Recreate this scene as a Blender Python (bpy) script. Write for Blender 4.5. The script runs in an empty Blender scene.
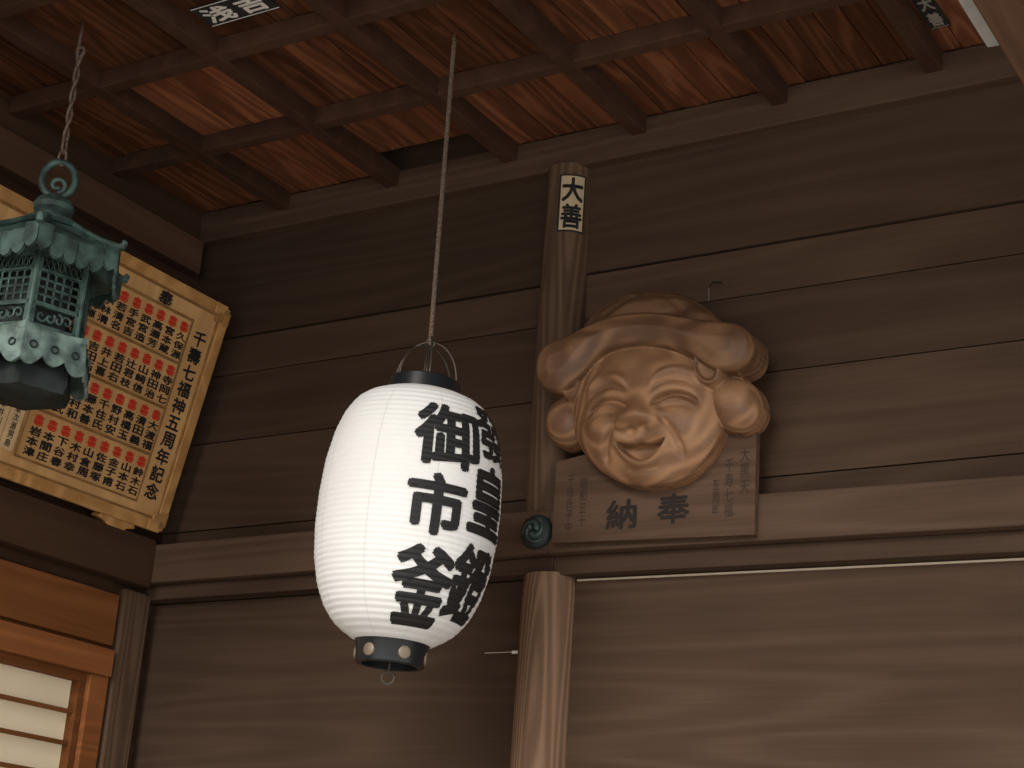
import bpy, bmesh, math, random
import numpy as np
from mathutils import Vector, Matrix
ZOOM=None
random.seed(7); rng=np.random.RandomState(5)
D=bpy.data; COL=bpy.context.scene.collection
sc=bpy.context.scene
try:
    sc.view_settings.view_transform='Standard'; sc.view_settings.look='None'
except Exception: pass

# ---------------------------------------------------------------- materials
def nt(name):
    m=D.materials.new(name); m.use_nodes=True
    t=m.node_tree; return m,t,t.nodes['Principled BSDF']
def link(t,a,b): t.links.new(a,b)
def wood(name,dark,light,scale=(.5,4,4),rings=55,ringmix=.55,fiber=(3,90,90),rough=.75,bump=.1,attr=True,weather=.35,spec=.12,coord='Object'):
    m,t,b=nt(name); N=t.nodes
    tc=N.new('ShaderNodeTexCoord'); vec=tc.outputs[coord]
    if attr:
        at=N.new('ShaderNodeAttribute'); at.attribute_name='tone'
        sep=N.new('ShaderNodeSeparateColor'); link(t,at.outputs['Color'],sep.inputs[0])
        cmb=N.new('ShaderNodeCombineXYZ')
        for i,o in enumerate(('Green','Blue','Green')):
            mm=N.new('ShaderNodeMath'); mm.operation='MULTIPLY'; mm.inputs[1].default_value=(17,23,9)[i]
            link(t,sep.outputs[o],mm.inputs[0]); link(t,mm.outputs[0],cmb.inputs[i])
        ad=N.new('ShaderNodeVectorMath'); ad.operation='ADD'
        link(t,vec,ad.inputs[0]); link(t,cmb.outputs[0],ad.inputs[1]); vec=ad.outputs[0]
    def noise(sca,detail,rg=.5,dist=0):
        mp=N.new('ShaderNodeMapping'); mp.inputs['Scale'].default_value=sca; link(t,vec,mp.inputs[0])
        n=N.new('ShaderNodeTexNoise'); n.inputs['Scale'].default_value=1; n.inputs['Detail'].default_value=detail
        n.inputs['Roughness'].default_value=rg; n.inputs['Distortion'].default_value=dist
        link(t,mp.outputs[0],n.inputs['Vector']); return n.outputs['Fac']
    def math_(op,a,b_=None,c=None):
        n=N.new('ShaderNodeMath'); n.operation=op
        for i,v in enumerate((a,b_,c)):
            if v is None: continue
            if isinstance(v,(int,float)): n.inputs[i].default_value=v
            else: link(t,v,n.inputs[i])
        return n.outputs[0]
    r1=noise(scale,1.2,.35,.1)
    s=math_('MULTIPLY_ADD',math_('SINE',math_('MULTIPLY',r1,rings)),.5,.5)
    s=math_('POWER',s,1.6)
    fb=noise(fiber,4,.65)
    wt=noise((.9,.9,.9),3,.6)
    f=math_('ADD',math_('MULTIPLY',s,ringmix),math_('MULTIPLY',fb,1-ringmix))
    f=math_('MULTIPLY_ADD',math_('SUBTRACT',wt,.5),weather*2,f)
    mix=N.new('ShaderNodeMix'); mix.data_type='RGBA'; mix.clamp_factor=True
    link(t,f,mix.inputs['Factor']); mix.inputs['A'].default_value=(*dark,1); mix.inputs['B'].default_value=(*light,1)
    col=mix.outputs['Result']
    if attr:
        vm=N.new('ShaderNodeVectorMath'); vm.operation='SCALE'; link(t,col,vm.inputs[0])
        link(t,sep.outputs['Red'],vm.inputs['Scale']); col=vm.outputs[0]
    link(t,col,b.inputs['Base Color'])
    b.inputs['Roughness'].default_value=rough; b.inputs['Specular IOR Level'].default_value=spec
    bp=N.new('ShaderNodeBump'); bp.inputs['Strength'].default_value=bump; bp.inputs['Distance'].default_value=.008
    link(t,f,bp.inputs['Height']); link(t,bp.outputs[0],b.inputs['Normal'])
    return m
def plain(name,c,rough=.6,metal=0,var=.0,scale=20,c2=None,bump=0,spec=.4,detail=5):
    m,t,b=nt(name); N=t.nodes
    b.inputs['Base Color'].default_value=(*c,1); b.inputs['Roughness'].default_value=rough; b.inputs['Metallic'].default_value=metal
    b.inputs['Specular IOR Level'].default_value=spec
    tc=N.new('ShaderNodeTexCoord'); n=N.new('ShaderNodeTexNoise'); n.inputs['Scale'].default_value=scale; n.inputs['Detail'].default_value=detail
    link(t,tc.outputs['Object'],n.inputs['Vector'])
    r=N.new('ShaderNodeValToRGB'); r.color_ramp.elements[0].position=.35; r.color_ramp.elements[1].position=.65
    c2=c2 or tuple(x*(1-var) for x in c)
    r.color_ramp.elements[0].color=(*c2,1); r.color_ramp.elements[1].color=(*c,1)
    link(t,n.outputs['Fac'],r.inputs[0]); link(t,r.outputs[0],b.inputs['Base Color'])
    if bump:
        bp=N.new('ShaderNodeBump'); bp.inputs['Strength'].default_value=bump; bp.inputs['Distance'].default_value=.01
        link(t,n.outputs['Fac'],bp.inputs['Height']); link(t,bp.outputs[0],b.inputs['Normal'])
    return m

M_wall=wood('wall_wood',(.052,.030,.0185),(.100,.061,.039),(.26,3.4,3.4),62,.30,fiber=(2.2,70,70),bump=.05,weather=.40)
M_beam=wood('beam_wood',(.056,.033,.021),(.120,.073,.048),(.3,5,5),40,.32,bump=.05)
M_beamY=wood('beam_wood_side',(.045,.024,.014),(.100,.053,.031),(5,.25,5),34,.3,fiber=(90,3,90),bump=.04)
M_batten=wood('batten_wood',(.036,.018,.011),(.092,.045,.028),(3,3,3),30,.25,fiber=(60,60,60))
M_ceil=wood('ceiling_board_wood',(.085,.030,.014),(.29,.108,.048),(9,.9,9),35,.5,fiber=(110,3,110),weather=.5)
M_post=wood('pillar_wood',(.095,.055,.033),(.26,.160,.100),(6,6,.5),70,.5,fiber=(90,90,4),attr=True)
M_orange=wood('window_wood',(.15,.052,.015),(.31,.115,.038),(5,.4,5),36,.35,fiber=(90,3,90),bump=.04)
M_mask=wood('mask_wood',(.125,.058,.027),(.37,.195,.098),(2.4,2.4,11),42,.55,fiber=(10,90,60),attr=True,rough=.5,weather=.5,spec=.35,bump=.04)
M_plaque=wood('plaque_wood',(.060,.034,.021),(.130,.078,.050),(.5,6,6),50,.35,attr=True)
M_board=wood('signboard_wood',(.50,.27,.105),(.78,.47,.20),(3,.4,3),36,.35,fiber=(60,3,60),rough=.5,weather=.3)
M_frame=wood('signframe_wood',(.36,.17,.055),(.66,.37,.14),(3,3,3),40,.45,fiber=(40,40,40),rough=.45,weather=.3)
M_ink=plain('ink',(.012,.011,.011),.6)
M_carve=plain('carved_ink',(.016,.010,.007),.8)
M_faint=plain('carved_faint',(.034,.020,.013),.8)
M_red=plain('red_ink',(.60,.035,.012),.6)
M_void=plain('shadow_gap',(.004,.003,.002),.9)
M_cream=plain('paper_label',(.55,.42,.26),.7,var=.15,scale=8)
M_blacklabel=plain('black_label',(.02,.018,.018),.7)
M_whiteink_glint=plain('white_ink_and_glint',(.75,.73,.68),.7)
M_dimink=plain('faded_ink',(.30,.27,.22),.7)
M_bronze=plain('bronze_patina',(.085,.145,.125),.55,.35,scale=14,c2=(.030,.048,.043),bump=.3)
M_bronzeL=plain('bronze_patina_light',(.20,.28,.245),.55,.2,scale=18,c2=(.07,.105,.092),bump=.3)
M_bronzeD=plain('bronze_dark',(.03,.04,.038),.6,.3,scale=14,c2=(.015,.02,.02))
M_black=plain('black_lacquer',(.012,.014,.016),.3)
M_gold=plain('brass_stud',(.22,.175,.125),.5,.4)
M_wire=plain('wire',(.10,.08,.065),.4,.7)
M_rope=plain('rope_fibre',(.22,.16,.115),.9,scale=120,c2=(.09,.06,.045),bump=.6)
M_grey=plain('painted_end',(.50,.50,.47),.6,var=.1)
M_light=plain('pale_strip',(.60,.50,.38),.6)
M_floor=plain('ground_stone',(.62,.59,.54),.9,scale=3,var=.15,bump=.1)

def paper(name,c,trans=.25,seams=0):
    m,t,b=nt(name); N=t.nodes
    b.inputs['Base Color'].default_value=(*c,1); b.inputs['Roughness'].default_value=.75; b.inputs['Specular IOR Level'].default_value=.2
    out=N['Material Output']; tr=N.new('ShaderNodeBsdfTranslucent'); tr.inputs[0].default_value=(*c,1)
    mx=N.new('ShaderNodeMixShader'); mx.inputs[0].default_value=trans
    link(t,b.outputs[0],mx.inputs[1]); link(t,tr.outputs[0],mx.inputs[2]); link(t,mx.outputs[0],out.inputs[0])
    tc=N.new('ShaderNodeTexCoord'); n=N.new('ShaderNodeTexNoise'); n.inputs['Scale'].default_value=5
    link(t,tc.outputs['Object'],n.inputs[0])
    r=N.new('ShaderNodeValToRGB'); r.color_ramp.elements[0].color=(*[x*.93 for x in c],1); r.color_ramp.elements[1].color=(*c,1)
    link(t,n.outputs['Fac'],r.inputs[0]); col=r.outputs[0]
    if seams:
        sp=N.new('ShaderNodeSeparateXYZ'); link(t,tc.outputs['Object'],sp.inputs[0])
        def mt(op,a,b_=None):
            q=N.new('ShaderNodeMath'); q.operation=op
            for i,v in enumerate((a,b_)):
                if v is None: continue
                if isinstance(v,(int,float)): q.inputs[i].default_value=v
                else: link(t,v,q.inputs[i])
            return q.outputs[0]
        a=mt('ARCTAN2',sp.outputs[1],sp.outputs[0]); a=mt('MULTIPLY',a,seams/(2*math.pi)); a=mt('FRACT',mt('ADD',a,20))
        a=mt('LESS_THAN',a,.03)
        mix=N.new('ShaderNodeMix'); mix.data_type='RGBA'; link(t,a,mix.inputs['Factor']); link(t,col,mix.inputs['A'])
        mix.inputs['B'].default_value=(*[x*.85 for x in c],1); col=mix.outputs['Result']
    link(t,col,b.inputs['Base Color']); return m
M_paper=paper('lantern_paper',(.93,.92,.90),.2,9)
M_shoji=paper('shoji_paper',(.98,.84,.60),.0)

# ---------------------------------------------------------------- mesh helpers
def empty(name,loc=(0,0,0)):
    e=D.objects.new(name,None); e.location=loc; e.empty_display_size=.1; COL.objects.link(e); return e
class MB:
    def __init__(s): s.v=[]; s.f=[]; s.m=[]; s.t=[]
    def add(s,verts,faces,mi=0,tone=1.,g=None,b=None):
        o=len(s.v); s.v.extend([tuple(map(float,p)) for p in verts])
        tt=(tone,random.random() if g is None else g,random.random() if b is None else b,1)
        for f in faces: s.f.append([i+o for i in f]); s.m.append(mi); s.t.append(tt)
    def box(s,x0,x1,y0,y1,z0,z1,mi=0,tone=1.,M=None,sh=0.):
        v=[(x,y,z+sh*(x-x0)) for z in (z0,z1) for y in (y0,y1) for x in (x0,x1)]
        if M is not None: v=[tuple(M@Vector(p)) for p in v]
        s.add(v,[(0,2,3,1),(4,5,7,6),(0,1,5,4),(2,6,7,3),(0,4,6,2),(1,3,7,5)],mi,tone)
    def lathe(s,prof,seg=32,c=(0,0,0),mi=0,tone=1.,cap=True,M=None,rot=0):
        v=[];f=[]
        for r,z in prof:
            for k in range(seg):
                a=2*math.pi*k/seg+rot; v.append((c[0]+r*math.cos(a),c[1]+r*math.sin(a),c[2]+z))
        n=len(prof)
        for i in range(n-1):
            for k in range(seg):
                k2=(k+1)%seg; f.append((i*seg+k,i*seg+k2,(i+1)*seg+k2,(i+1)*seg+k))
        if cap: f.append(tuple(range(seg))[::-1]); f.append(tuple((n-1)*seg+k for k in range(seg)))
        if M is not None: v=[tuple(M@Vector(p)) for p in v]
        s.add(v,f,mi,tone)
    def tube(s,pts,r,seg=8,mi=0,closed=False,tone=1.):
        P=[Vector(p) for p in pts]; n=len(P); v=[];f=[]; up=None
        for i in range(n):
            a=P[(i-1)%n] if (closed or i>0) else P[i]; b=P[(i+1)%n] if (closed or i<n-1) else P[i]
            d=(b-a).normalized()
            if up is None:
                up=d.orthogonal().normalized()
            up=(up-d*up.dot(d)).normalized(); w=d.cross(up)
            rr=r[i] if isinstance(r,(list,tuple)) else r
            for k in range(seg):
                t=2*math.pi*k/seg; v.append(P[i]+up*rr*math.cos(t)+w*rr*math.sin(t))
        for i in range(n if closed else n-1):
            j=(i+1)%n
            for k in range(seg):
                k2=(k+1)%seg; f.append((i*seg+k,i*seg+k2,j*seg+k2,j*seg+k))
        if not closed: f.append(tuple(range(seg))[::-1]); f.append(tuple((n-1)*seg+k for k in range(seg)))
        s.add(v,f,mi,tone)
    def prism(s,poly,z0,z1,mi=0,tone=1.):
        n=len(poly); v=[(x,y,z0) for x,y in poly]+[(x,y,z1) for x,y in poly]
        s.add(v,[tuple(range(n))[::-1],tuple(range(n,2*n))]+[(i,(i+1)%n,n+(i+1)%n,n+i) for i in range(n)],mi,tone)
    def build(s,name,mats,parent=None,smooth=False,bevel=0,M=None,angle=None):
        me=D.meshes.new(name); me.from_pydata(s.v,[],s.f); me.validate(clean_customdata=False)
        for m in mats: me.materials.append(m)
        if len(me.polygons)==len(s.f):
            me.polygons.foreach_set('material_index',s.m)
            ca=me.color_attributes.new('tone','FLOAT_COLOR','CORNER')
            a=np.repeat(np.array(s.t,dtype=np.float32),[len(f) for f in s.f],axis=0); ca.data.foreach_set('color',a.ravel())
        if smooth: me.polygons.foreach_set('use_smooth',[True]*len(me.polygons))
        me.update()
        o=D.objects.new(name,me); COL.objects.link(o)
        if M is not None: o.matrix_local=M
        if parent: o.parent=parent
        if smooth and angle is not None:
            try: me.set_sharp_from_angle(angle=angle)
            except Exception: pass
        if bevel:
            b=o.modifiers.new('b','BEVEL'); b.width=bevel; b.segments=2; b.limit_method='ANGLE'; b.angle_limit=.6
        return o
_g={}
def glyph(ch):
    if ch in _g: return _g[ch]
    cu=D.curves.new('g','FONT'); cu.body=ch; cu.size=1; cu.resolution_u=3
    o=D.objects.new('g',cu); COL.objects.link(o); bpy.context.view_layer.update()
    dg=bpy.context.evaluated_depsgraph_get(); me=D.meshes.new_from_object(o.evaluated_get(dg))
    v=np.array([x.co[:2] for x in me.vertices]).reshape(-1,2); f=[tuple(p.vertices) for p in me.polygons]
    D.objects.remove(o); D.curves.remove(cu); D.meshes.remove(me)
    if len(v):
        lo,hi=v.min(0),v.max(0); e=max(hi-lo); 
        v=(v-(lo+hi)/2)/max(e,.5)
    _g[ch]=(v,f); return _g[ch]
def offs(bold,n=6): return [(0,0)] if not bold else [(bold*math.cos(2*math.pi*i/n+.3),bold*math.sin(2*math.pi*i/n+.3)) for i in range(n)]
def put_glyph(mb,ch,cx,cy,w,h,z,mi,off=0.,fn=None,n=4):
    v,f=glyph(ch)
    if not len(v): return
    for j,(ox,oy) in enumerate(offs(off,n)):
        P=[(cx+(a*(1-2*off)+ox)*w,cy+(b*(1-2*off)+oy)*h,z+j*.00004) for a,b in v]
        if fn: P=[fn(p) for p in P]
        mb.add(P,f,mi)
def vtext(mb,txt,cx,ytop,w,pitch,z,mi,off=0.,fn=None,hf=.92):
    for i,ch in enumerate(txt): put_glyph(mb,ch,cx,ytop-pitch*(i+.5),w,pitch*hf,z,mi,off,fn)
def cut_glyph(mb,ch,w,h,nx,ny,fn,mi=0,off=.03,n=6):
    v,f=glyph(ch)
    for (ox,oy) in offs(off,n):
        bm=bmesh.new(); vs_=[bm.verts.new(((a*(1-2*off)+ox)*w,(c*(1-2*off)+oy)*h,0)) for a,c in v]
        for ff in f:
            try: bm.faces.new([vs_[i] for i in ff])
            except Exception: pass
        for i in range(1,nx):
            bmesh.ops.bisect_plane(bm,geom=bm.verts[:]+bm.edges[:]+bm.faces[:],plane_co=(-w/2+w*i/nx,0,0),plane_no=(1,0,0))
        for i in range(1,ny):
            bmesh.ops.bisect_plane(bm,geom=bm.verts[:]+bm.edges[:]+bm.faces[:],plane_co=(0,-h/2+h*i/ny,0),plane_no=(0,1,0))
        bm.verts.index_update()
        mb.add([fn(vv.co.x,vv.co.y) for vv in bm.verts],[tuple(x.index for x in ff.verts) for ff in bm.faces],mi); bm.free()

# ---------------------------------------------------------------- shell
b=MB(); b.box(-8,16,-16,6,-.1,0); b.build('floor',[M_floor])
b=MB(); XR=7.2; SH=-.016
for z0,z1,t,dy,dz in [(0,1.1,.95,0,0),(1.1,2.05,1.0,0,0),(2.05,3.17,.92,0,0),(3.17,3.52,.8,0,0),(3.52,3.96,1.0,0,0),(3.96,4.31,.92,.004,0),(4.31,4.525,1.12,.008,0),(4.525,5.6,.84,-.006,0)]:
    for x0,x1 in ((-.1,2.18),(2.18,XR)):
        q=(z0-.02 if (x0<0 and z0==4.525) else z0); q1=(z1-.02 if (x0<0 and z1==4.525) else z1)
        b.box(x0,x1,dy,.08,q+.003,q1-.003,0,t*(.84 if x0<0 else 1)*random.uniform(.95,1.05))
b.box(-.1,XR,.05,.12,0,5.6,1)
b.box(2.33,XR,-.012,.0,3.150,3.157,2,1,None,SH)  # pale strip painted in for light leaking through the gap under the beam
b.box(1.90,2.07,-.002,.0,2.868,2.871,2); b.box(2.035,2.07,-.004,.0,2.862,2.874,3)  # painted glint: pale line and white chip stand in for a bright slit
b.build('wall_back',[M_wall,M_void,M_light,M_whiteink_glint],bevel=.004)
b=MB()
for z0,z1 in [(0,.9),(3.47,3.9),(3.9,4.4),(4.4,4.9),(4.9,5.6)]:
    b.box(-.1,0,-6,-.0,z0+.003,z1-.003,0,.8)
b.box(-.1,0,-.28,0,.9,3.47,0,.8); b.box(-.1,0,-6,-3.2,.9,3.47,0,.8); b.box(-.1,0,-3.2,-.28,3.13,3.47,0,.8)
b.box(-.16,-.1,-6,.1,0,5.6,1)
b.build('wall_left',[wood('wall_side_wood',(.035,.018,.010),(.09,.048,.028),(3.2,.25,3.2),60,.4,fiber=(90,3,90)),M_void],bevel=.004)

# ceiling
b=MB(); SP=.66; XB=[.573+SP*k for k in range(-1,11)]; YB=[-.70-SP*k for k in range(0,6)]
ys=[-.05]+YB; ZB=5.12
for i in range(len(XB)-1):
    for j in range(len(ys)-1):
        tone=random.choice([.55,.75,.9,1.,1.25,.8])*(.85 if j>=2 else 1); n=6
        for k in range(n):
            x0=XB[i]+SP*k/n; x1=x0+SP/n
            y1=ys[j]; y0=ys[j+1]
            if i==2 and j==0: y1=-.24
            t=tone*random.uniform(.75,1.25); dz=random.uniform(-.003,.003)
            b.box(x0+.002,x1-.002,y0,y1,ZB+.09+dz,ZB+.105+dz,0,t)
b.box(-.3,XR,-4.7,.1,5.60,5.66,1,.5)  # unseen roof deck, added above the boards to block sky light
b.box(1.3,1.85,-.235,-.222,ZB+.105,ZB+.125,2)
for x in XB: b.box(x-.034,x+.034,-4.0,-.05,ZB,ZB+.092,1,1)
for y in YB: b.box(-.3,XR,y-.032,y+.032,ZB+.006,ZB+.088,1,1.1)
b.build('ceiling',[M_ceil,M_batten,M_light],bevel=.004)

b=MB(); b.box(0,XR,-.07,0,5.03,5.20,0,.95); b.build('trim_1',[M_beam],bevel=.006)
b=MB(); b.box(0,.075,-4.2,-.07,4.85,5.03,0,1.4); b.box(0,.035,-4.2,-.07,5.035,5.22,0,.8); b.build('trim_2',[M_beamY],bevel=.006)
b=MB()
b.box(0,2.25,-.13,0,3.245,3.43,0,.95); b.box(0,2.25,-.075,0,3.175,3.245,0,.7)
b.box(2.25,XR,-.13,0,3.245,3.43,0,1.0,None,SH); b.box(2.25,XR,-.075,0,3.165,3.245,0,.8,None,SH)
b.build('trim_3',[M_beam],bevel=.006)
b=MB(); b.box(0,.09,-4.2,-.13,3.22,3.45,0,.85); b.build('trim_4',[M_beamY],bevel=.006)

# pillars
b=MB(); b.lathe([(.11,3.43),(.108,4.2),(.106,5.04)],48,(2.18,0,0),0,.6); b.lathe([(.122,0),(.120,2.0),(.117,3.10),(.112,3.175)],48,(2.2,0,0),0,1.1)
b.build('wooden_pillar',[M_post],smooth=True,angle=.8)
b=MB(); b.box(-.02,.04,-.235,-.06,0,3.2,0,.6); b.build('corner_pillar',[M_post],bevel=.012)

# window in left wall
win=empty('window_1',(0,0,0))
b=MB(); b.box(-.08,.03,-3.2,-.26,2.92,3.16,0,.9); b.box(-.08,.05,-3.2,-.26,2.775,2.90,0,1.15); b.box(-.08,.02,-3.2,-.26,2.90,2.92,0,.4)
for y0,y1 in ((-.375,-.26),(-1.75,-1.65),(-3.2,-3.1)): b.box(-.08,.035,y0,y1,.95,2.775,0,1.1)
b.box(-.08,.05,-3.2,-.28,.85,.95,0,1)
b.build('window_frame',[M_orange],win,bevel=.005)
b=MB()
for y0,y1 in ((-.415,-.378),(-1.65,-1.61),(-1.79,-1.75),(-3.1,-3.06)): b.box(-.05,.01,y0,y1,.95,2.775,0,.7)
for y0,y1 in ((-1.61,-.415),(-3.06,-1.79)):
    b.box(-.05,.01,y0,y1,2.735,2.775,0,.85)
    z=2.735-.14
    while z>1: b.box(-.03,-.005,y0,y1,z-.009,z+.009,0,.8); z-=.14
b.build('shoji_lattice',[M_orange],win,bevel=.002)
b=MB(); b.box(-.045,-.04,-3.06,-.4,.95,2.75); b.build('shoji_sheet',[M_shoji],win)

# porch framing at upper right
pb=empty('porch_beam')
b=MB(); b.box(4.62,4.95,-3.4,-.0,4.09,4.40,0,1.7); b.build('beam',[M_beamY],pb,bevel=.01)
b=MB(); b.box(4.50,4.60,-3.4,-1.55,4.28,4.36,0); b.build('painted_rail',[M_grey],pb,bevel=.01)

# ---------------------------------------------------------------- name stickers
b=MB()
def cyl(p,cx=2.18,R=.1085,a0=math.radians(36)):
    a=a0+p[0]/R; return (cx+(R+p[2])*math.sin(a),-(R+p[2])*math.cos(a),p[1])
def strip(mb,x0,x1,y0,y1,z,mi,n=10):
    v=[];f=[]
    for i in range(n+1):
        x=x0+(x1-x0)*i/n; v+= [cyl((x,y0,z)),cyl((x,y1,z))]
    for i in range(n): f.append((2*i,2*i+2,2*i+3,2*i+1))
    mb.add(v,f,mi)
zc=4.84
strip(b,-.062,.062,zc-.14,zc+.14,.001,1); strip(b,-.053,.053,zc-.131,zc+.131,.0018,0)
cut_glyph(b,'大',.098,.120,12,1,lambda x,y:cyl((x,zc+.064+y,.0028)),1,.035)
cut_glyph(b,'善',.098,.120,12,1,lambda x,y:cyl((x,zc-.064+y,.0028)),1,.03)
b.build('name_sticker',[M_cream,M_ink])
def ceil_sticker(name,loc,w,h,txt,bg,fg,rot=0,vert=False):
    M=Matrix.Translation(loc)@Matrix(((1,0,0,0),(0,-1,0,0),(0,0,-1,0),(0,0,0,1)))@Matrix.Rotation(rot,4,'Z')
    b=MB(); b.box(-w/2,w/2,-h/2,h/2,0,.002,0); 
    b.box(-w/2+.006,w/2-.006,-h/2+.006,-h/2+.010,.002,.003,1); b.box(-w/2+.006,w/2-.006,h/2-.010,h/2-.006,.002,.003,1)
    n=len(txt)
    for i,ch in enumerate(txt):
        if vert: put_glyph(b,ch,0,h/2-.01-(h-.02)*(i+.5)/n,w*.7,(h-.02)/n*.85,.0035,1,.035)
        else: put_glyph(b,ch,-w/2+.01+(w-.02)*(i+.5)/n,0,(w-.02)/n*.85,h*.72,.0035,1,.035)
    b.build(name,[bg,fg],M=M)
ceil_sticker('name_sticker.001',(1.48,-1.55,ZB+.084),.36,.15,'浅吉',M_blacklabel,M_whiteink_glint)
ceil_sticker('name_sticker.002',(3.96,-.38,ZB+.084),.08,.26,'大善',M_blacklabel,M_dimink,vert=True)

# ---------------------------------------------------------------- nail cover ornament
b=MB(); M=Matrix.Translation((2.20,-.13,3.335))@Matrix(((1,0,0,0),(0,0,-1,0),(0,1,0,0),(0,0,0,1)))
b.lathe([(.072,0),(.072,.012),(.065,.024),(.048,.034),(.02,.040),(.001,.041)],40,mi=0,cap=False)
for k in range(3):
    a0=k*2*math.pi/3
    pts=[((.014+.041*t)*math.cos(a0+3.4*t),(.014+.041*t)*math.sin(a0+3.4*t),.042-.010*t) for t in np.linspace(0,1,14)]
    b.tube(pts,[.014*(1-.75*t) for t in np.linspace(0,1,14)],8,1)
b.build('nail_cover_ornament',[M_bronzeD,M_bronze],smooth=True,M=M)

# ---------------------------------------------------------------- carved mask + plaque
mk=empty('carved_face_plaque',(2.64,-.13,3.9))
MXZ=Matrix(((1,0,0,0),(0,0,-1,0),(0,1,0,0),(0,0,0,1)))
b=MB(); b.prism([(-.35,-.28),(-.35,-.625),(.54,-.655),(.54,-.225),(.2,-.21)],.0,.035,0,1)
def L(ch,x,y,w,h): put_glyph(b,ch,x,y,w,h,.0365,1,.03)
L('納',-.035,-.53,.145,.125); L('奉',.195,-.525,.145,.125)
vtext(b,'昭和五十',-.215,-.36,.034,.052,.0365,2); vtext(b,'千住氏子中',-.275,-.34,.034,.05,.0365,2)
vtext(b,'千寿七福',.43,-.34,.038,.06,.0365,2); vtext(b,'大黒天',.495,-.30,.04,.065,.0365,2); vtext(b,'五周年',.375,-.42,.03,.05,.0365,2)
b.build('plaque',[M_plaque,M_carve,M_faint],mk,bevel=.005,M=MXZ)
def sdf(poly,U,V):
    P=np.array(poly,float); n=len(P); d=np.full(U.shape,1e9); ins=np.zeros(U.shape,bool)
    for i in range(n):
        a=P[i]; c=P[(i+1)%n]; e=c-a; wx=U-a[0]; wy=V-a[1]
        t=np.clip((wx*e[0]+wy*e[1])/(e@e),0,1); dx=wx-t*e[0]; dy=wy-t*e[1]
        d=np.minimum(d,np.hypot(dx,dy))
        cond=((a[1]<=V)&(c[1]>V))|((c[1]<=V)&(a[1]>V))
        with np.errstate(divide='ignore',invalid='ignore'):
            xi=a[0]+(V-a[1])/(c[1]-a[1] if c[1]!=a[1] else 1e-9)*e[0]
        ins^=cond&(U<xi)
    return np.where(ins,d,-d)
def smoothpoly(P,it=2):
    P=np.array(P,float)
    for _ in range(it):
        Q=np.roll(P,-1,0); P=np.stack([P*.75+Q*.25,P*.25+Q*.75],1).reshape(-1,2)
    return P
crown=smoothpoly([(570,350),(584,320),(606,299),(640,288),(674,289),(704,299),(727,318),(748,344),(735,375),(660,362),(590,380)])
brim=smoothpoly([(538,388),(537,366),(547,349),(570,342),(594,331),(624,321),(660,318),(698,324),(728,332),(758,334),(774,348),(773,372),(756,385),(734,385),(712,370),(686,359),(656,355),(624,358),(604,369),(590,388),(570,403),(548,402)])
def infl(d,R,H,p=.5): 
    q=np.clip(d/R,0,1); return np.where(d>0,H*np.power(1-(1-q)**2,p),-1.)
def ell(U,V,c,a,bb,rot=0):
    x=U-c[0]; y=V-c[1]; cr,sr=math.cos(rot),math.sin(rot); x,y=x*cr+y*sr,-x*sr+y*cr
    r=np.sqrt((x/a)**2+(y/bb)**2); return (1-r)*min(a,bb),r
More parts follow.
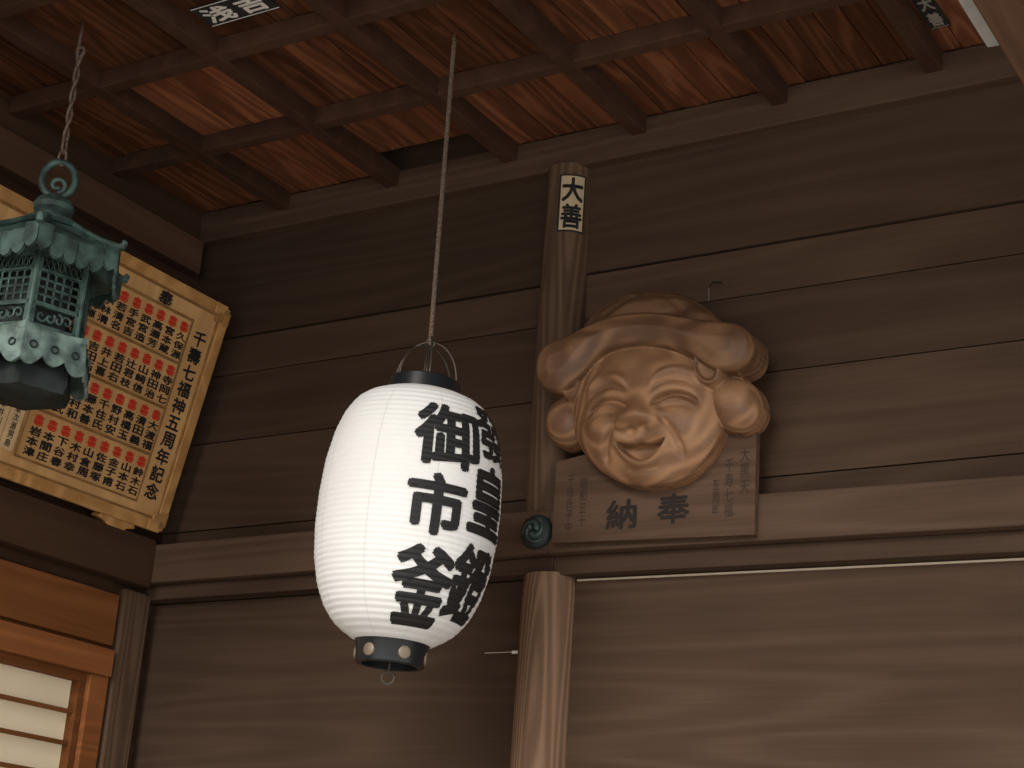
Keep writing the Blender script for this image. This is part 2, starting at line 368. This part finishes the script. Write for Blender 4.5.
def field(U,V):
    sd={}
    sd['crown']=sdf(crown,U,V); sd['brim']=sdf(brim,U,V)
    sd['face'],rf=ell(U,V,(654,420),81,76)
    sd['earL'],_=ell(U,V,(576,390),14,21,.15); sd['earR'],_=ell(U,V,(725,380),17,22,-.35)
    sd['lobL'],_=ell(U,V,(562,428),24,27,.2); sd['lobR'],_=ell(U,V,(746,412),27,29,-.45)
    allsd=np.maximum.reduce(list(sd.values()))
    p=U-658; q=(V-425)+.10*(U-658); ap=np.abs(p)
    G=lambda cx,cy,sx,sy: np.exp(-((p-cx)**2/(2*sx*sx)+(q-cy)**2/(2*sy*sy)))
    S=lambda cx,cy,sx,sy: np.exp(-((ap-cx)**2/(2*sx*sx)+(q-cy)**2/(2*sy*sy)))
    gr=lambda d,s_: np.exp(-d**2/(2*s_*s_))
    h=.05+.10*np.power(np.clip(1-rf**2,0,1),.5)
    h+= .028*S(43,17,17,15)+.010*G(0,-45,30,12)
    h+= .056*G(0,8,11,9)+.022*G(0,-9,8,14)+.030*S(16,11,7,6)
    h-= .018*S(7,19,3.4,2.3)
    arc=lambda c,base,k,w: base+k*((ap-c)/w)**2
    win_=lambda c,w: 1/(1+np.exp(-(w-np.abs(ap-c))/1.8))
    ey=q-arc(35,-14,8,21)
    h+= .016*np.exp(-((ap-35)**2/(2*15**2)+(q+18)**2/(2*9.**2)))
    h-= .032*gr(ey,2.4)*win_(35,21)
    h-= .012*gr(q-arc(35,-29,9,22),2.3)*win_(35,21)
    h-= .009*gr(q-arc(35,-3,7,20),2.1)*win_(37,14)
    h+= .018*gr(q-arc(37,-40,11,24),4.2)*win_(37,23)
    t=np.clip((q-6)/36,0,1); line=21+19*np.sin(t*math.pi/2)
    h-= .020*gr(ap-line,2.7)*np.clip((q-4)/8,0,1)*np.clip((50-q)/10,0,1)
    up=33-5*(p/28)**2-1.5*np.exp(-p*p/20); lo=48-20*(p/28)**2
    inside=np.clip((q-up)/2.0,0,1)*np.clip((lo-q)/2.0,0,1)*(ap<28)
    h-= .044*inside; h+= .012*inside*np.exp(-((p)**2/200+(q-45)**2/16))
    m_=1/(1+np.exp(-(25-ap)/2))
    h+= .016*gr(q-(lo+4),3.0)*m_+.013*gr(q-(up-3.5),2.5)*m_
    h+= .018*G(0,64,15,7)-.010*gr(q-57+.006*p*p,2.0)*(1/(1+np.exp(-(16-ap)/2)))
    H={'face':np.where(sd['face']>0,h,-1)}
    cr=infl(sd['crown'],36,.095)+.02
    for (x0,y0,x1,y1) in ((652,293,612,320),(672,294,700,318)):
        dx,dy=x1-x0,y1-y0; tt=np.clip(((U-x0)*dx+(V-y0)*dy)/(dx*dx+dy*dy),0,1); dd=np.hypot(U-x0-tt*dx,V-y0-tt*dy); cr=cr-.008*gr(dd,2.5)
    H['crown']=np.where(sd['crown']>0,cr,-1)
    br=.085+infl(sd['brim'],5,.045,.5)+.028*np.clip(sd['brim']/18,0,1)
    H['brim']=np.where(sd['brim']>0,br,-1)
    for k,hh,R in (('earL',.095,12),('earR',.11,14)):
        z=.02+infl(sd[k],R*.5,hh)-.026*np.clip((sd[k]-5)/4,0,1); H[k]=np.where(sd[k]>0,z,-1)
    for k,hh,R in (('lobL',.085,19),('lobR',.095,21)): H[k]=np.where(sd[k]>0,.01+infl(sd[k],R,hh),-1)
    tot=np.maximum.reduce(list(H.values())); lab=np.argmax(np.stack(list(H.values())),0)
    return allsd,tot,lab
st=.8; us=np.arange(530,782,st); vs=np.arange(282,504,st); U,V=np.meshgrid(us,vs)
asd,hh,lab=field(U,V)
keep=asd>-.9
mv=keep&(asd<0.5); Um=U.copy(); Vm=V.copy()
for _ in range(4):
    a0,_,_=field(Um,Vm); au,_,_=field(Um+.05,Vm); av,_,_=field(Um,Vm+.05)
    gu=(au-a0)/.05; gv=(av-a0)/.05; g2=np.maximum(gu*gu+gv*gv,.3); d=np.where(mv,.5-a0,0)
    Um=Um+np.clip(gu/g2*d,-1,1); Vm=Vm+np.clip(gv/g2*d,-1,1)
_,h2,_=field(Um,Vm); hh=np.maximum(np.where(mv,h2,hh),0.015)
k=.905
X=(Um-653)*.00458+(Vm-400)*.00023; Z=-(Vm-400)*.00445*1.02-(Um-653)*.00045
idx=-np.ones(U.shape,int); idx[keep]=np.arange(keep.sum())
Pm=np.stack([X[keep]*k,Z[keep]*k,.045+hh[keep]],1)
q=keep[:-1,:-1]&keep[1:,:-1]&keep[:-1,1:]&keep[1:,1:]
F=np.stack([idx[1:,:-1][q],idx[1:,1:][q],idx[:-1,1:][q],idx[:-1,:-1][q]],1)
me0=D.meshes.new('relief_source'); me0.from_pydata([tuple(p) for p in Pm],[],[tuple(int(i) for i in f) for f in F])
bm=bmesh.new(); bm.from_mesh(me0)
bmesh.ops.delete(bm,geom=[v for v in bm.verts if not v.link_faces],context='VERTS')
ed=[e for e in bm.edges if e.is_boundary]
r=bmesh.ops.extrude_edge_only(bm,edges=ed)
for v in [x for x in r['geom'] if isinstance(x,bmesh.types.BMVert)]: v.co.z=.0
bmesh.ops.holes_fill(bm,edges=[e for e in bm.edges if e.is_boundary],sides=0)
bmesh.ops.recalc_face_normals(bm,faces=bm.faces[:])
bm.to_mesh(me0); bm.free()
ob0=D.objects.new('relief_source',me0); COL.objects.link(ob0)
rm=ob0.modifiers.new('r','REMESH'); rm.mode='VOXEL'; rm.voxel_size=.0036; rm.use_smooth_shade=True
sm=ob0.modifiers.new('s','SMOOTH'); sm.factor=.5; sm.iterations=2
bpy.context.view_layer.update()
me1=D.meshes.new_from_object(ob0.evaluated_get(bpy.context.evaluated_depsgraph_get()))
D.objects.remove(ob0); D.meshes.remove(me0)
co=np.zeros(len(me1.vertices)*3,dtype=np.float32); me1.vertices.foreach_get('co',co); co=co.reshape(-1,3)
A=np.linalg.inv(np.array([[.00458,.00023],[-.00045,-.00445*1.02]])*k); uv=co[:,:2]@A.T
iu=np.clip(np.round((uv[:,0]+653-us[0])/st).astype(int),0,len(us)-1); iv=np.clip(np.round((uv[:,1]+400-vs[0])/st).astype(int),0,len(vs)-1)
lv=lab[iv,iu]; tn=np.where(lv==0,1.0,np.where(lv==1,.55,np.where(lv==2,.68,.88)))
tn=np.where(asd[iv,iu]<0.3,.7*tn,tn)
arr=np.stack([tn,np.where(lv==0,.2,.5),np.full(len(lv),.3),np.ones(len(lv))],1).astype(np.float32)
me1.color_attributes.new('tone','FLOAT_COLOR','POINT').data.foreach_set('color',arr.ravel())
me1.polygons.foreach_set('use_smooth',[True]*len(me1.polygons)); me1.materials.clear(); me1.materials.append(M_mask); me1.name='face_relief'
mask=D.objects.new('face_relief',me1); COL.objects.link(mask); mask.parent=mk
MM=Matrix.Translation((.083,0,-.055))@MXZ; mask.matrix_local=MM
b=MB(); b.tube([(.29,.02,.36),(.30,-.0,.41),(.295,.05,.455),(.30,.125,.48)],.004,6,0); b.build('hanging_wire',[M_wire],mk)

# ---------------------------------------------------------------- donor board
bd=empty('donor_name_board')
n_=Vector((.974,0,-.226)).normalized(); t_=Vector((.226,0,.974)).normalized(); s_=Vector((0,1,0))
MB_=Matrix(((s_.x,t_.x,n_.x,.07),(s_.y,t_.y,n_.y,-.11),(s_.z,t_.z,n_.z,3.49),(0,0,0,1)))
WB,HB=2.5,1.15
b=MB(); b.box(-WB+.02,-.02,.02,HB-.02,-.015,.012,0,1)
for (x0,x1,y0,y1) in ((-WB+.05,-.05,0,.055),(-WB+.05,-.05,HB-.055,HB),(-WB,-WB+.055,.05,HB-.05),(-.055,0,.05,HB-.05)):
    b.box(x0,x1,y0,y1,-.02,.03,1,1)
for (x0,x1,y0,y1) in ((-WB+.08,-.08,.052,.066),(-WB+.08,-.08,HB-.066,HB-.052),(-.066,-.052,.08,HB-.08)):
    b.box(x0,x1,y0,y1,.012,.022,1,.6)
def disc(cx,cy,r,z0,z1,mi,tone): b.prism([(cx+r*math.cos(2*math.pi*i/20),cy+r*math.sin(2*math.pi*i/20)) for i in range(20)],z0,z1,mi,tone)
for cx,cy in ((0,0),(0,HB),(-WB,0),(-WB,HB)):
    sx=-1 if cx==0 else 1; sy=1 if cy==0 else -1
    b.prism([(cx,cy+sy*.10),(cx,cy+sy*.03),(cx+sx*.012,cy+sy*.03),(cx+sx*.012,cy+sy*.012),(cx+sx*.03,cy+sy*.012),(cx+sx*.03,cy),(cx+sx*.11,cy),(cx+sx*.11,cy+sy*.05),(cx+sx*.05,cy+sy*.05),(cx+sx*.05,cy+sy*.10)][::(1 if sx*sy<0 else -1)],-.022,.034,1,1)
    disc(cx+sx*.065,cy+sy*.065,.026,.012,.036,1,.75); disc(cx+sx*.035,cy+sy*.035,.016,.034,.040,1,.6)
bands=[(.80,1.005),(.575,.785),(.345,.56),(.12,.33)]
for (y0,y1) in bands: b.box(-.98,-.215,y1-.001,y1+.012,.012,.02,1,.55)
b.box(-.98,-.215,.105,.115,.012,.02,1,.55)
b.box(-.222,-.210,.105,1.02,.012,.02,1,.55); b.box(-.99,-.978,.105,1.02,.012,.02,1,.55)
b.build('board_and_frame',[M_board,M_frame],bd,bevel=.004,M=MB_)
b=MB(); zt=.0135
vtext(b,'千壽七福神五周年記念',-.135,.985,.090,.085,zt,0,.035)
put_glyph(b,'奉',-.42,1.047,.095,.075,zt,0,.035); put_glyph(b,'納',-1.9,1.047,.095,.075,zt,0,.035)
kan='宮久源高瀬蔵野山手名川信夫木田中村橋本吉石井上下大和清水島原林森藤岡谷内松竹梅幸子太郎次平正一義雄光男'
row=[['久保源','宮本蔵','高瀬芳','武宮造','手宮吉','若清名','小林清','山崎源','野島茂'],
['寺岡七','神田治','山崎信','辻君枝','若田右','井上喜','吉田石','有賀若','長安浜'],
['大渡福','清田義','高橋玉','野村安','千住氏','藤本善','中村和','北原武','鈴木藤'],
['鈴木石','山本石','金子甫','佐藤塚','山倉周','木村幸','下谷春','本間庄','岩本津']]
def redm(x,y): 
    put_glyph(b,'金',x,y+.011,.062,.026,zt,1,.07); put_glyph(b,'壱',x,y-.014,.062,.026,zt,1,.07)
for (y0,y1),names in zip(bands,row):
    for i,nm in enumerate(names):
        x=-.255-i*.082; Hh=y1-y0; yt=y1-.012
        redm(x,yt-.026); vtext(b,nm,x,yt-.056,.070,(Hh-.072)/3,zt,0,.04)
for y0,y1 in bands[:3]:
    for i in range(10):
        x=-1.04-i*.082; redm(x,y1-.038); vtext(b,''.join(random.choice(kan) for _ in range(3)),x,y1-.068,.070,(y1-y0-.072)/3,zt,0,.04)
b.build('board_lettering',[M_ink,M_red],bd,M=MB_)
b=MB()
for i in range(11):
    x=-1.04-i*.085; b.box(x-.038,x+.038,.12,.335,.012,.018,0); vtext(b,''.join(random.choice(kan) for _ in range(5)),x,.32,.035,.038,.0185,1,.02)
b.build('name_plates',[plain('plate_wood',(.74,.52,.28),.6,var=.15),M_ink],bd,M=MB_)
b=MB()
for x in (-.30,-2.2):
    pts=[(x-.11,.0),(x-.12,-.02),(x-.07,-.03),(x-.05,-.055),(x,-.065),(x+.05,-.055),(x+.07,-.03),(x+.12,-.02),(x+.11,.0)]
    b.prism(pts,-.03,.03,0,1)
b.build('support_bracket',[M_frame],bd,bevel=.006,M=MB_)

# ---------------------------------------------------------------- paper lantern
pl=empty('paper_lantern',(2.185,-1.0,3.655)); pl.rotation_euler=(0,.045,0); pl.scale=(.94,.94,.945)
prof=[(0,.150),(.012,.185),(.03,.230),(.06,.266),(.12,.302),(.2,.329),(.32,.350),(.45,.357),(.58,.355),(.7,.342),(.8,.318),(.88,.283),(.94,.238),(.975,.19),(1,.145)]
tp=np.array([p[0] for p in prof]); rp=np.array([p[1] for p in prof]); HL=1.0; NR=46
tt=np.linspace(0,1,NR*4+1)
rs=np.interp(np.linspace(0,1,400),tp,rp)
for _ in range(30): rs[1:-1]=(rs[:-2]+2*rs[1:-1]+rs[2:])/4
def rad(t): return float(np.interp(t,np.linspace(0,1,400),rs))+.0042*abs(math.sin(math.pi*NR*t))**.7-.002
b=MB(); b.lathe([(rad(t),-.005-HL*t) for t in tt],128,cap=False); b.build('paper_body',[M_paper],pl,smooth=True)
A0=math.atan2(-.813,.583)
def wrapc(ch,az,zc,w,h,mb,off=.034):
    def fn(x,y):
        z=zc+y; t=min(max((-z-.005)/HL,0),1); R=rad(t)+.0035; a=A0+az+x/.35
        return (R*math.cos(a),R*math.sin(a),z)
    cut_glyph(mb,ch,w,h,12,int(h/(HL/NR)*3),fn,0,off)
b=MB()
r_=math.radians
wrapc('御',r_(21),-.245,.29,.26,b); wrapc('市',r_(17),-.52,.245,.24,b,.040); wrapc('釜',r_(16),-.82,.27,.30,b)
wrapc('發',r_(63),-.18,.25,.23,b); wrapc('皇',r_(59),-.455,.26,.28,b); wrapc('鐙',r_(57),-.775,.27,.30,b)
b.build('lettering',[M_ink],pl,smooth=False)
b=MB(); b.lathe([(.150,-.012),(.142,.05),(.135,.055),(.125,.05),(.125,-.012)],64,cap=False); b.lathe([(.125,.0),(.001,.0)],64,cap=False)
b.lathe([(.148,-1.00),(.140,-1.02),(.132,-1.085),(.127,-1.09),(.11,-1.09),(.11,-1.05),(.001,-1.05)],64,cap=False)
b.build('rim_caps',[M_black],pl,smooth=True,angle=.6)
b=MB()
for k in range(6):
    a=A0+r_(-38+60*k); M=Matrix.Translation((.136*math.cos(a),.136*math.sin(a),-1.050))@Matrix.Rotation(a,4,'Z')@Matrix.Rotation(math.pi/2,4,'Y')
    b.lathe([(.025,-.006),(.025,.003),(.020,.005),(.001,.006)],20,M=M,cap=False)
b.build('rim_studs',[M_gold],pl,smooth=True)
b=MB()
for a,rw,hz in ((.3,.13,.18),(1.3,.135,.16),(2.3,.12,.20)):
    b.tube([(rw*math.cos(th)*math.cos(a),rw*math.cos(th)*math.sin(a),.04+hz*math.sin(th)) for th in np.linspace(0,math.pi,28)],.0045,8)
b.tube([(.022*math.cos(th),.0,.215+.022*math.sin(th)) for th in np.linspace(0,2*math.pi,20)[:-1]],.005,8,closed=True)
b.tube([(.024*math.cos(th)*math.cos(.6),.024*math.cos(th)*math.sin(.6),-1.135+.024*math.sin(th)) for th in np.linspace(0,2*math.pi,20)[:-1]],.0045,8,closed=True)
b.tube([(0,0,-1.05),(.0,0,-1.112)],.004,6)
b.tube([(0,0,.0),(.0,0,.2)],.004,6)
b.build('wire_handles',[M_wire],pl,smooth=True)
b=MB()
pts=[Vector((0,0,.21)),Vector((-.077,0,1.625))]
for ph in (0,math.pi*2/3,math.pi*4/3):
    b.tube([pts[0].lerp(pts[1],t)+Vector((.005*math.cos(ph+t*220),.005*math.sin(ph+t*220),0)) for t in np.linspace(0,1,400)],.0055,6)
b.tube([(.006*math.cos(th)-.079,.0,1.625+.02*math.sin(th)) for th in np.linspace(0,2*math.pi,16)[:-1]],.004,6,closed=True)
b.build('hanging_rope',[M_rope],pl,smooth=True)

# ---------------------------------------------------------------- bronze lantern
bl=empty('bronze_hanging_lantern',(.83,-1.73,.0)); bl.scale=(.985,.985,.975)
HX=r_(12)
b=MB()
def hexring(r,z,n=6,lift=0,sub=6,curl=0):
    P=[]
    for k in range(6):
        a=HX+k*math.pi/3; a2=a+math.pi/3
        p0=Vector((r*math.cos(a),r*math.sin(a),0)); p1=Vector((r*math.cos(a2),r*math.sin(a2),0))
        for i in range(sub):
            t=i/sub; p=p0.lerp(p1,t); e=abs(2*t-1)**3; P.append((p.x*(1-.04*(1-e)),p.y*(1-.04*(1-e)),z+lift*e))
    return P
def hexloft(mb,rings,mi=0,cap=(True,True)):
    v=[];f=[];n=len(rings[0])
    for r in rings: v+=r
    for i in range(len(rings)-1):
        for k in range(n): f.append((i*n+k,i*n+(k+1)%n,(i+1)*n+(k+1)%n,(i+1)*n+k))
    if cap[0]: f.append(tuple(range(n))[::-1])
    if cap[1]: f.append(tuple((len(rings)-1)*n+k for k in range(n)))
    mb.add(v,f,mi)
rr=[hexring(.19,4.20),hexring(.30,4.175,lift=.02),hexring(.335,4.185,lift=.045),hexring(.34,4.215,lift=.055),hexring(.30,4.245,lift=.035),hexring(.235,4.285,lift=.02),hexring(.165,4.335,lift=.008),hexring(.11,4.375),hexring(.095,4.385)]
hexloft(b,rr)
b.lathe([(.10,4.38),(.118,4.395),(.10,4.41),(.06,4.42),(.055,4.435),(.078,4.455),(.084,4.475),(.066,4.505),(.030,4.525),(.012,4.535)],32)
for k in range(6):
    a=HX+k*math.pi/3
    prf=[(.10,4.395),(.165,4.352),(.235,4.312),(.30,4.282),(.335,4.268),(.355,4.272),(.362,4.288),(.352,4.296)]
    b.tube([(r*math.cos(a),r*math.sin(a),z) for r,z in prf],[.012,.014,.015,.017,.018,.017,.013,.008],8)
for k in range(6):
    a=HX+k*math.pi/3; p0=Vector((.34*math.cos(a),.34*math.sin(a),0)); p1=Vector((.34*math.cos(a+math.pi/3),.34*math.sin(a+math.pi/3),0)); 
    d=(p1-p0).normalized(); nn=Vector((d.y,-d.x,0))
    for i in range(6):
        t=(i+.5)/6; e=abs(2*t-1)**3; c=p0.lerp(p1,t)*(1-.04*(1-e)); w=.028
        pts=[(-w,4.235+.05*e),(-w,4.17+.05*e),(-w*.6,4.145+.05*e),(0,4.135+.05*e),(w*.6,4.145+.05*e),(w,4.17+.05*e),(w,4.235+.05*e)]
        v=[c+d*x+nn*.008+Vector((0,0,z)) for x,z in pts]+[c+d*x-nn*.006+Vector((0,0,z)) for x,z in pts]; n=7
        b.add(v,[tuple(range(n)),tuple(range(n,2*n))[::-1]]+[(j,(j+1)%n,n+(j+1)%n,n+j) for j in range(n)],0)
b.build('roof',[M_bronze],bl,bevel=.002)
b=MB(); hexloft(b,[hexring(.150,3.90,sub=1),hexring(.150,4.20,sub=1)],0); b.build('inner_core',[M_bronzeD],bl)
b=MB(); RBo=.205
for k in range(6):
    a=HX+k*math.pi/3; p0=Vector((RBo*math.cos(a),RBo*math.sin(a),0)); p1=Vector((RBo*math.cos(a+math.pi/3),RBo*math.sin(a+math.pi/3),0)); d=(p1-p0); Ls=d.length; d.normalize(); nn=Vector((d.y,-d.x,0))
    Mx=Matrix(((d.x,0,nn.x,p0.x),(d.y,0,nn.y,p0.y),(0,1,0,3.88),(0,0,0,1)))
    for x0,x1,y0,y1 in ((0,.018,0,.32),(Ls-.018,Ls,0,.32),(0,Ls,0,.022),(0,Ls,.30,.325),(0,Ls,.095,.112),(0,Ls,.24,.25)):
        b.box(x0,x1,y0,y1,-.012,.008,1,1,Mx)
    b.tube([Mx@Vector((0,y,0)) for y in (0,.1,.2,.325)],.011,8)
    for iy in range(4):
        for ix in range(5):
            cx=.018+(Ls-.036)*(ix+.5)/5; cy=.112+.032*(iy+.5)
            b.tube([Mx@Vector((cx+.019*math.cos(th),cy+.019*math.sin(th),0)) for th in np.linspace(0,2*math.pi,11)[:-1]],.0035,5,closed=True)
    for ix in range(4):
        cx=.03+(Ls-.06)*(ix+.5)/4
        b.tube([Mx@Vector((cx+(.004+.018*t)*math.cos(6*t+ix),.058+(.004+.022*t)*math.sin(6*t+ix),.002)) for t in np.linspace(0,1,14)],.005,5)
    for ix in range(7):
        cx=.018+(Ls-.036)*(ix+.5)/7
        b.tube([Mx@Vector((cx+.009*math.cos(th),.275+.020*math.sin(th),0)) for th in np.linspace(0,2*math.pi,9)[:-1]],.003,5,closed=True)
b.build('openwork_body',[M_bronze,M_bronze],bl,smooth=True,angle=.6)
b=MB()
hexloft(b,[hexring(.17,3.84),hexring(.24,3.835,lift=.006),hexring(.262,3.85,lift=.012),hexring(.262,3.875,lift=.012),hexring(.23,3.89),hexring(.19,3.90)])
hexloft(b,[hexring(.14,3.645),hexring(.185,3.66),hexring(.20,3.70),hexring(.19,3.76),hexring(.18,3.845)],1)
for k in range(6):
    a=HX+k*math.pi/3; p0=Vector((.255*math.cos(a),.255*math.sin(a),0)); p1=Vector((.255*math.cos(a+math.pi/3),.255*math.sin(a+math.pi/3),0)); d=p1-p0; Ls=d.length; d.normalize(); nn=Vector((d.y,-d.x,0))
    xs=np.linspace(0,1,25)
    lo=[3.765-.035*abs(math.sin(x*math.pi*3))-.03*abs(2*x-1)**2 for x in xs]
    v=[];f=[]
    for off in (0,-.012):
        for x,z in zip(xs,lo):
            p=p0.lerp(p1,x); e=p*(1.0)+nn*off; v.append((e.x,e.y,3.865)); ff=p*(1.07)+nn*off; v.append((ff.x,ff.y,z))
    n=25
    for i in range(n-1):
        f.append((2*i,2*i+1,2*i+3,2*i+2)); o=2*n; f.append((o+2*i,o+2*i+2,o+2*i+3,o+2*i+1)); f.append((2*i+1,o+2*i+1,o+2*i+3,2*i+3))
    b.add(v,f,0)
    for x in (.17,.5,.83):
        c=p0.lerp(p1,x)*1.035+nn*.003
        b.tube([c+d*(.014*math.cos(th))+Vector((0,0,3.80+.014*math.sin(th))) for th in np.linspace(0,2*math.pi,11)[:-1]],.004,5,1,closed=True)
b.build('base',[M_bronzeL,M_bronzeD],bl,smooth=True,angle=.6)
b=MB()
dx=Vector((.75,.66,0)).normalized()
b.tube([dx*(.066*math.cos(th))+Vector((0,0,4.60+.08*math.sin(th))) for th in np.linspace(0,2*math.pi,32)[:-1]],.0145,10,closed=True)
b.tube([dx*((.035-.022*t)*math.cos(7*t-1.5))+Vector((0,0,4.575+(.035-.022*t)*math.sin(7*t-1.5))) for t in np.linspace(0,1,24)],.010,8)
b.build('suspension_ring',[M_bronze],bl,smooth=True)
b=MB()
z=4.665; i=0
for Lk in (.07,.07,.42):
    a=.4+(i%2)*1.5; w=.016; e=Vector((math.cos(a),math.sin(a),0))
    if Lk<.2: b.tube([e*(w*math.cos(th))+Vector((0,0,z+Lk/2+(Lk/2)*math.sin(th))) for th in np.linspace(0,2*math.pi,20)[:-1]],.0058,6,closed=True)
    else:
        for ph in (0,math.pi): b.tube([Vector((.008*math.cos(ph+t*14),.008*math.sin(ph+t*14),z+Lk*t)) for t in np.linspace(0,1,80)],.0065,6)
    z+=Lk-.014; i+=1
b.tube([Vector((.0,0,z+.01))+Vector((.022*math.cos(th),0,.024*math.sin(th))) for th in np.linspace(-1.4,3.4,16)]+[Vector((-.014,0,z+.04)),Vector((-.012,0,(ZB+.09)/.975))],.0065,8)
b.build('hanging_chain',[plain('iron_rust',(.22,.15,.11),.7,.2,scale=60,c2=(.10,.065,.05))],bl,smooth=True)

# ---------------------------------------------------------------- light
w=D.worlds.new('sky'); sc.world=w; w.use_nodes=True; bg=w.node_tree.nodes['Background']
bg.inputs[0].default_value=(.98,.97,.96,1); bg.inputs[1].default_value=1.5
def sun(name,dirv,en,ang,c):
    l=D.lights.new(name,'SUN'); l.energy=en; l.angle=ang; l.color=c; o=D.objects.new(name,l); COL.objects.link(o)
    o.rotation_euler=Vector(dirv).to_track_quat('-Z','Y').to_euler(); return o
sun('sun_light',(-.12,.85,-.40),2.4,.5,(1,.95,.89))

# ---------------------------------------------------------------- camera
yaw,pitch,roll,FF=-0.56459,0.33316,0.07018,1710.41
f=Vector((math.sin(yaw)*math.cos(pitch),math.cos(yaw)*math.cos(pitch),math.sin(pitch)))
r=Vector((math.cos(yaw),-math.sin(yaw),0)); u=r.cross(f); c,s=math.cos(roll),math.sin(roll)
r,u=c*r+s*u,-s*r+c*u
cd=D.cameras.new('camera'); co=D.objects.new('camera',cd); COL.objects.link(co)
cd.sensor_fit='HORIZONTAL'; cd.sensor_width=36; cd.lens=36*FF/1024; cd.clip_end=200
co.matrix_world=Matrix(((r.x,u.x,-f.x,5.742),(r.y,u.y,-f.y,-6),(r.z,u.z,-f.z,1.6),(0,0,0,1)))
if ZOOM:
    k=ZOOM[2]; cd.lens*=k; cd.shift_x=(ZOOM[0]-512)/1024*k; cd.shift_y=-(ZOOM[1]-384)/1024*k
sc.camera=co
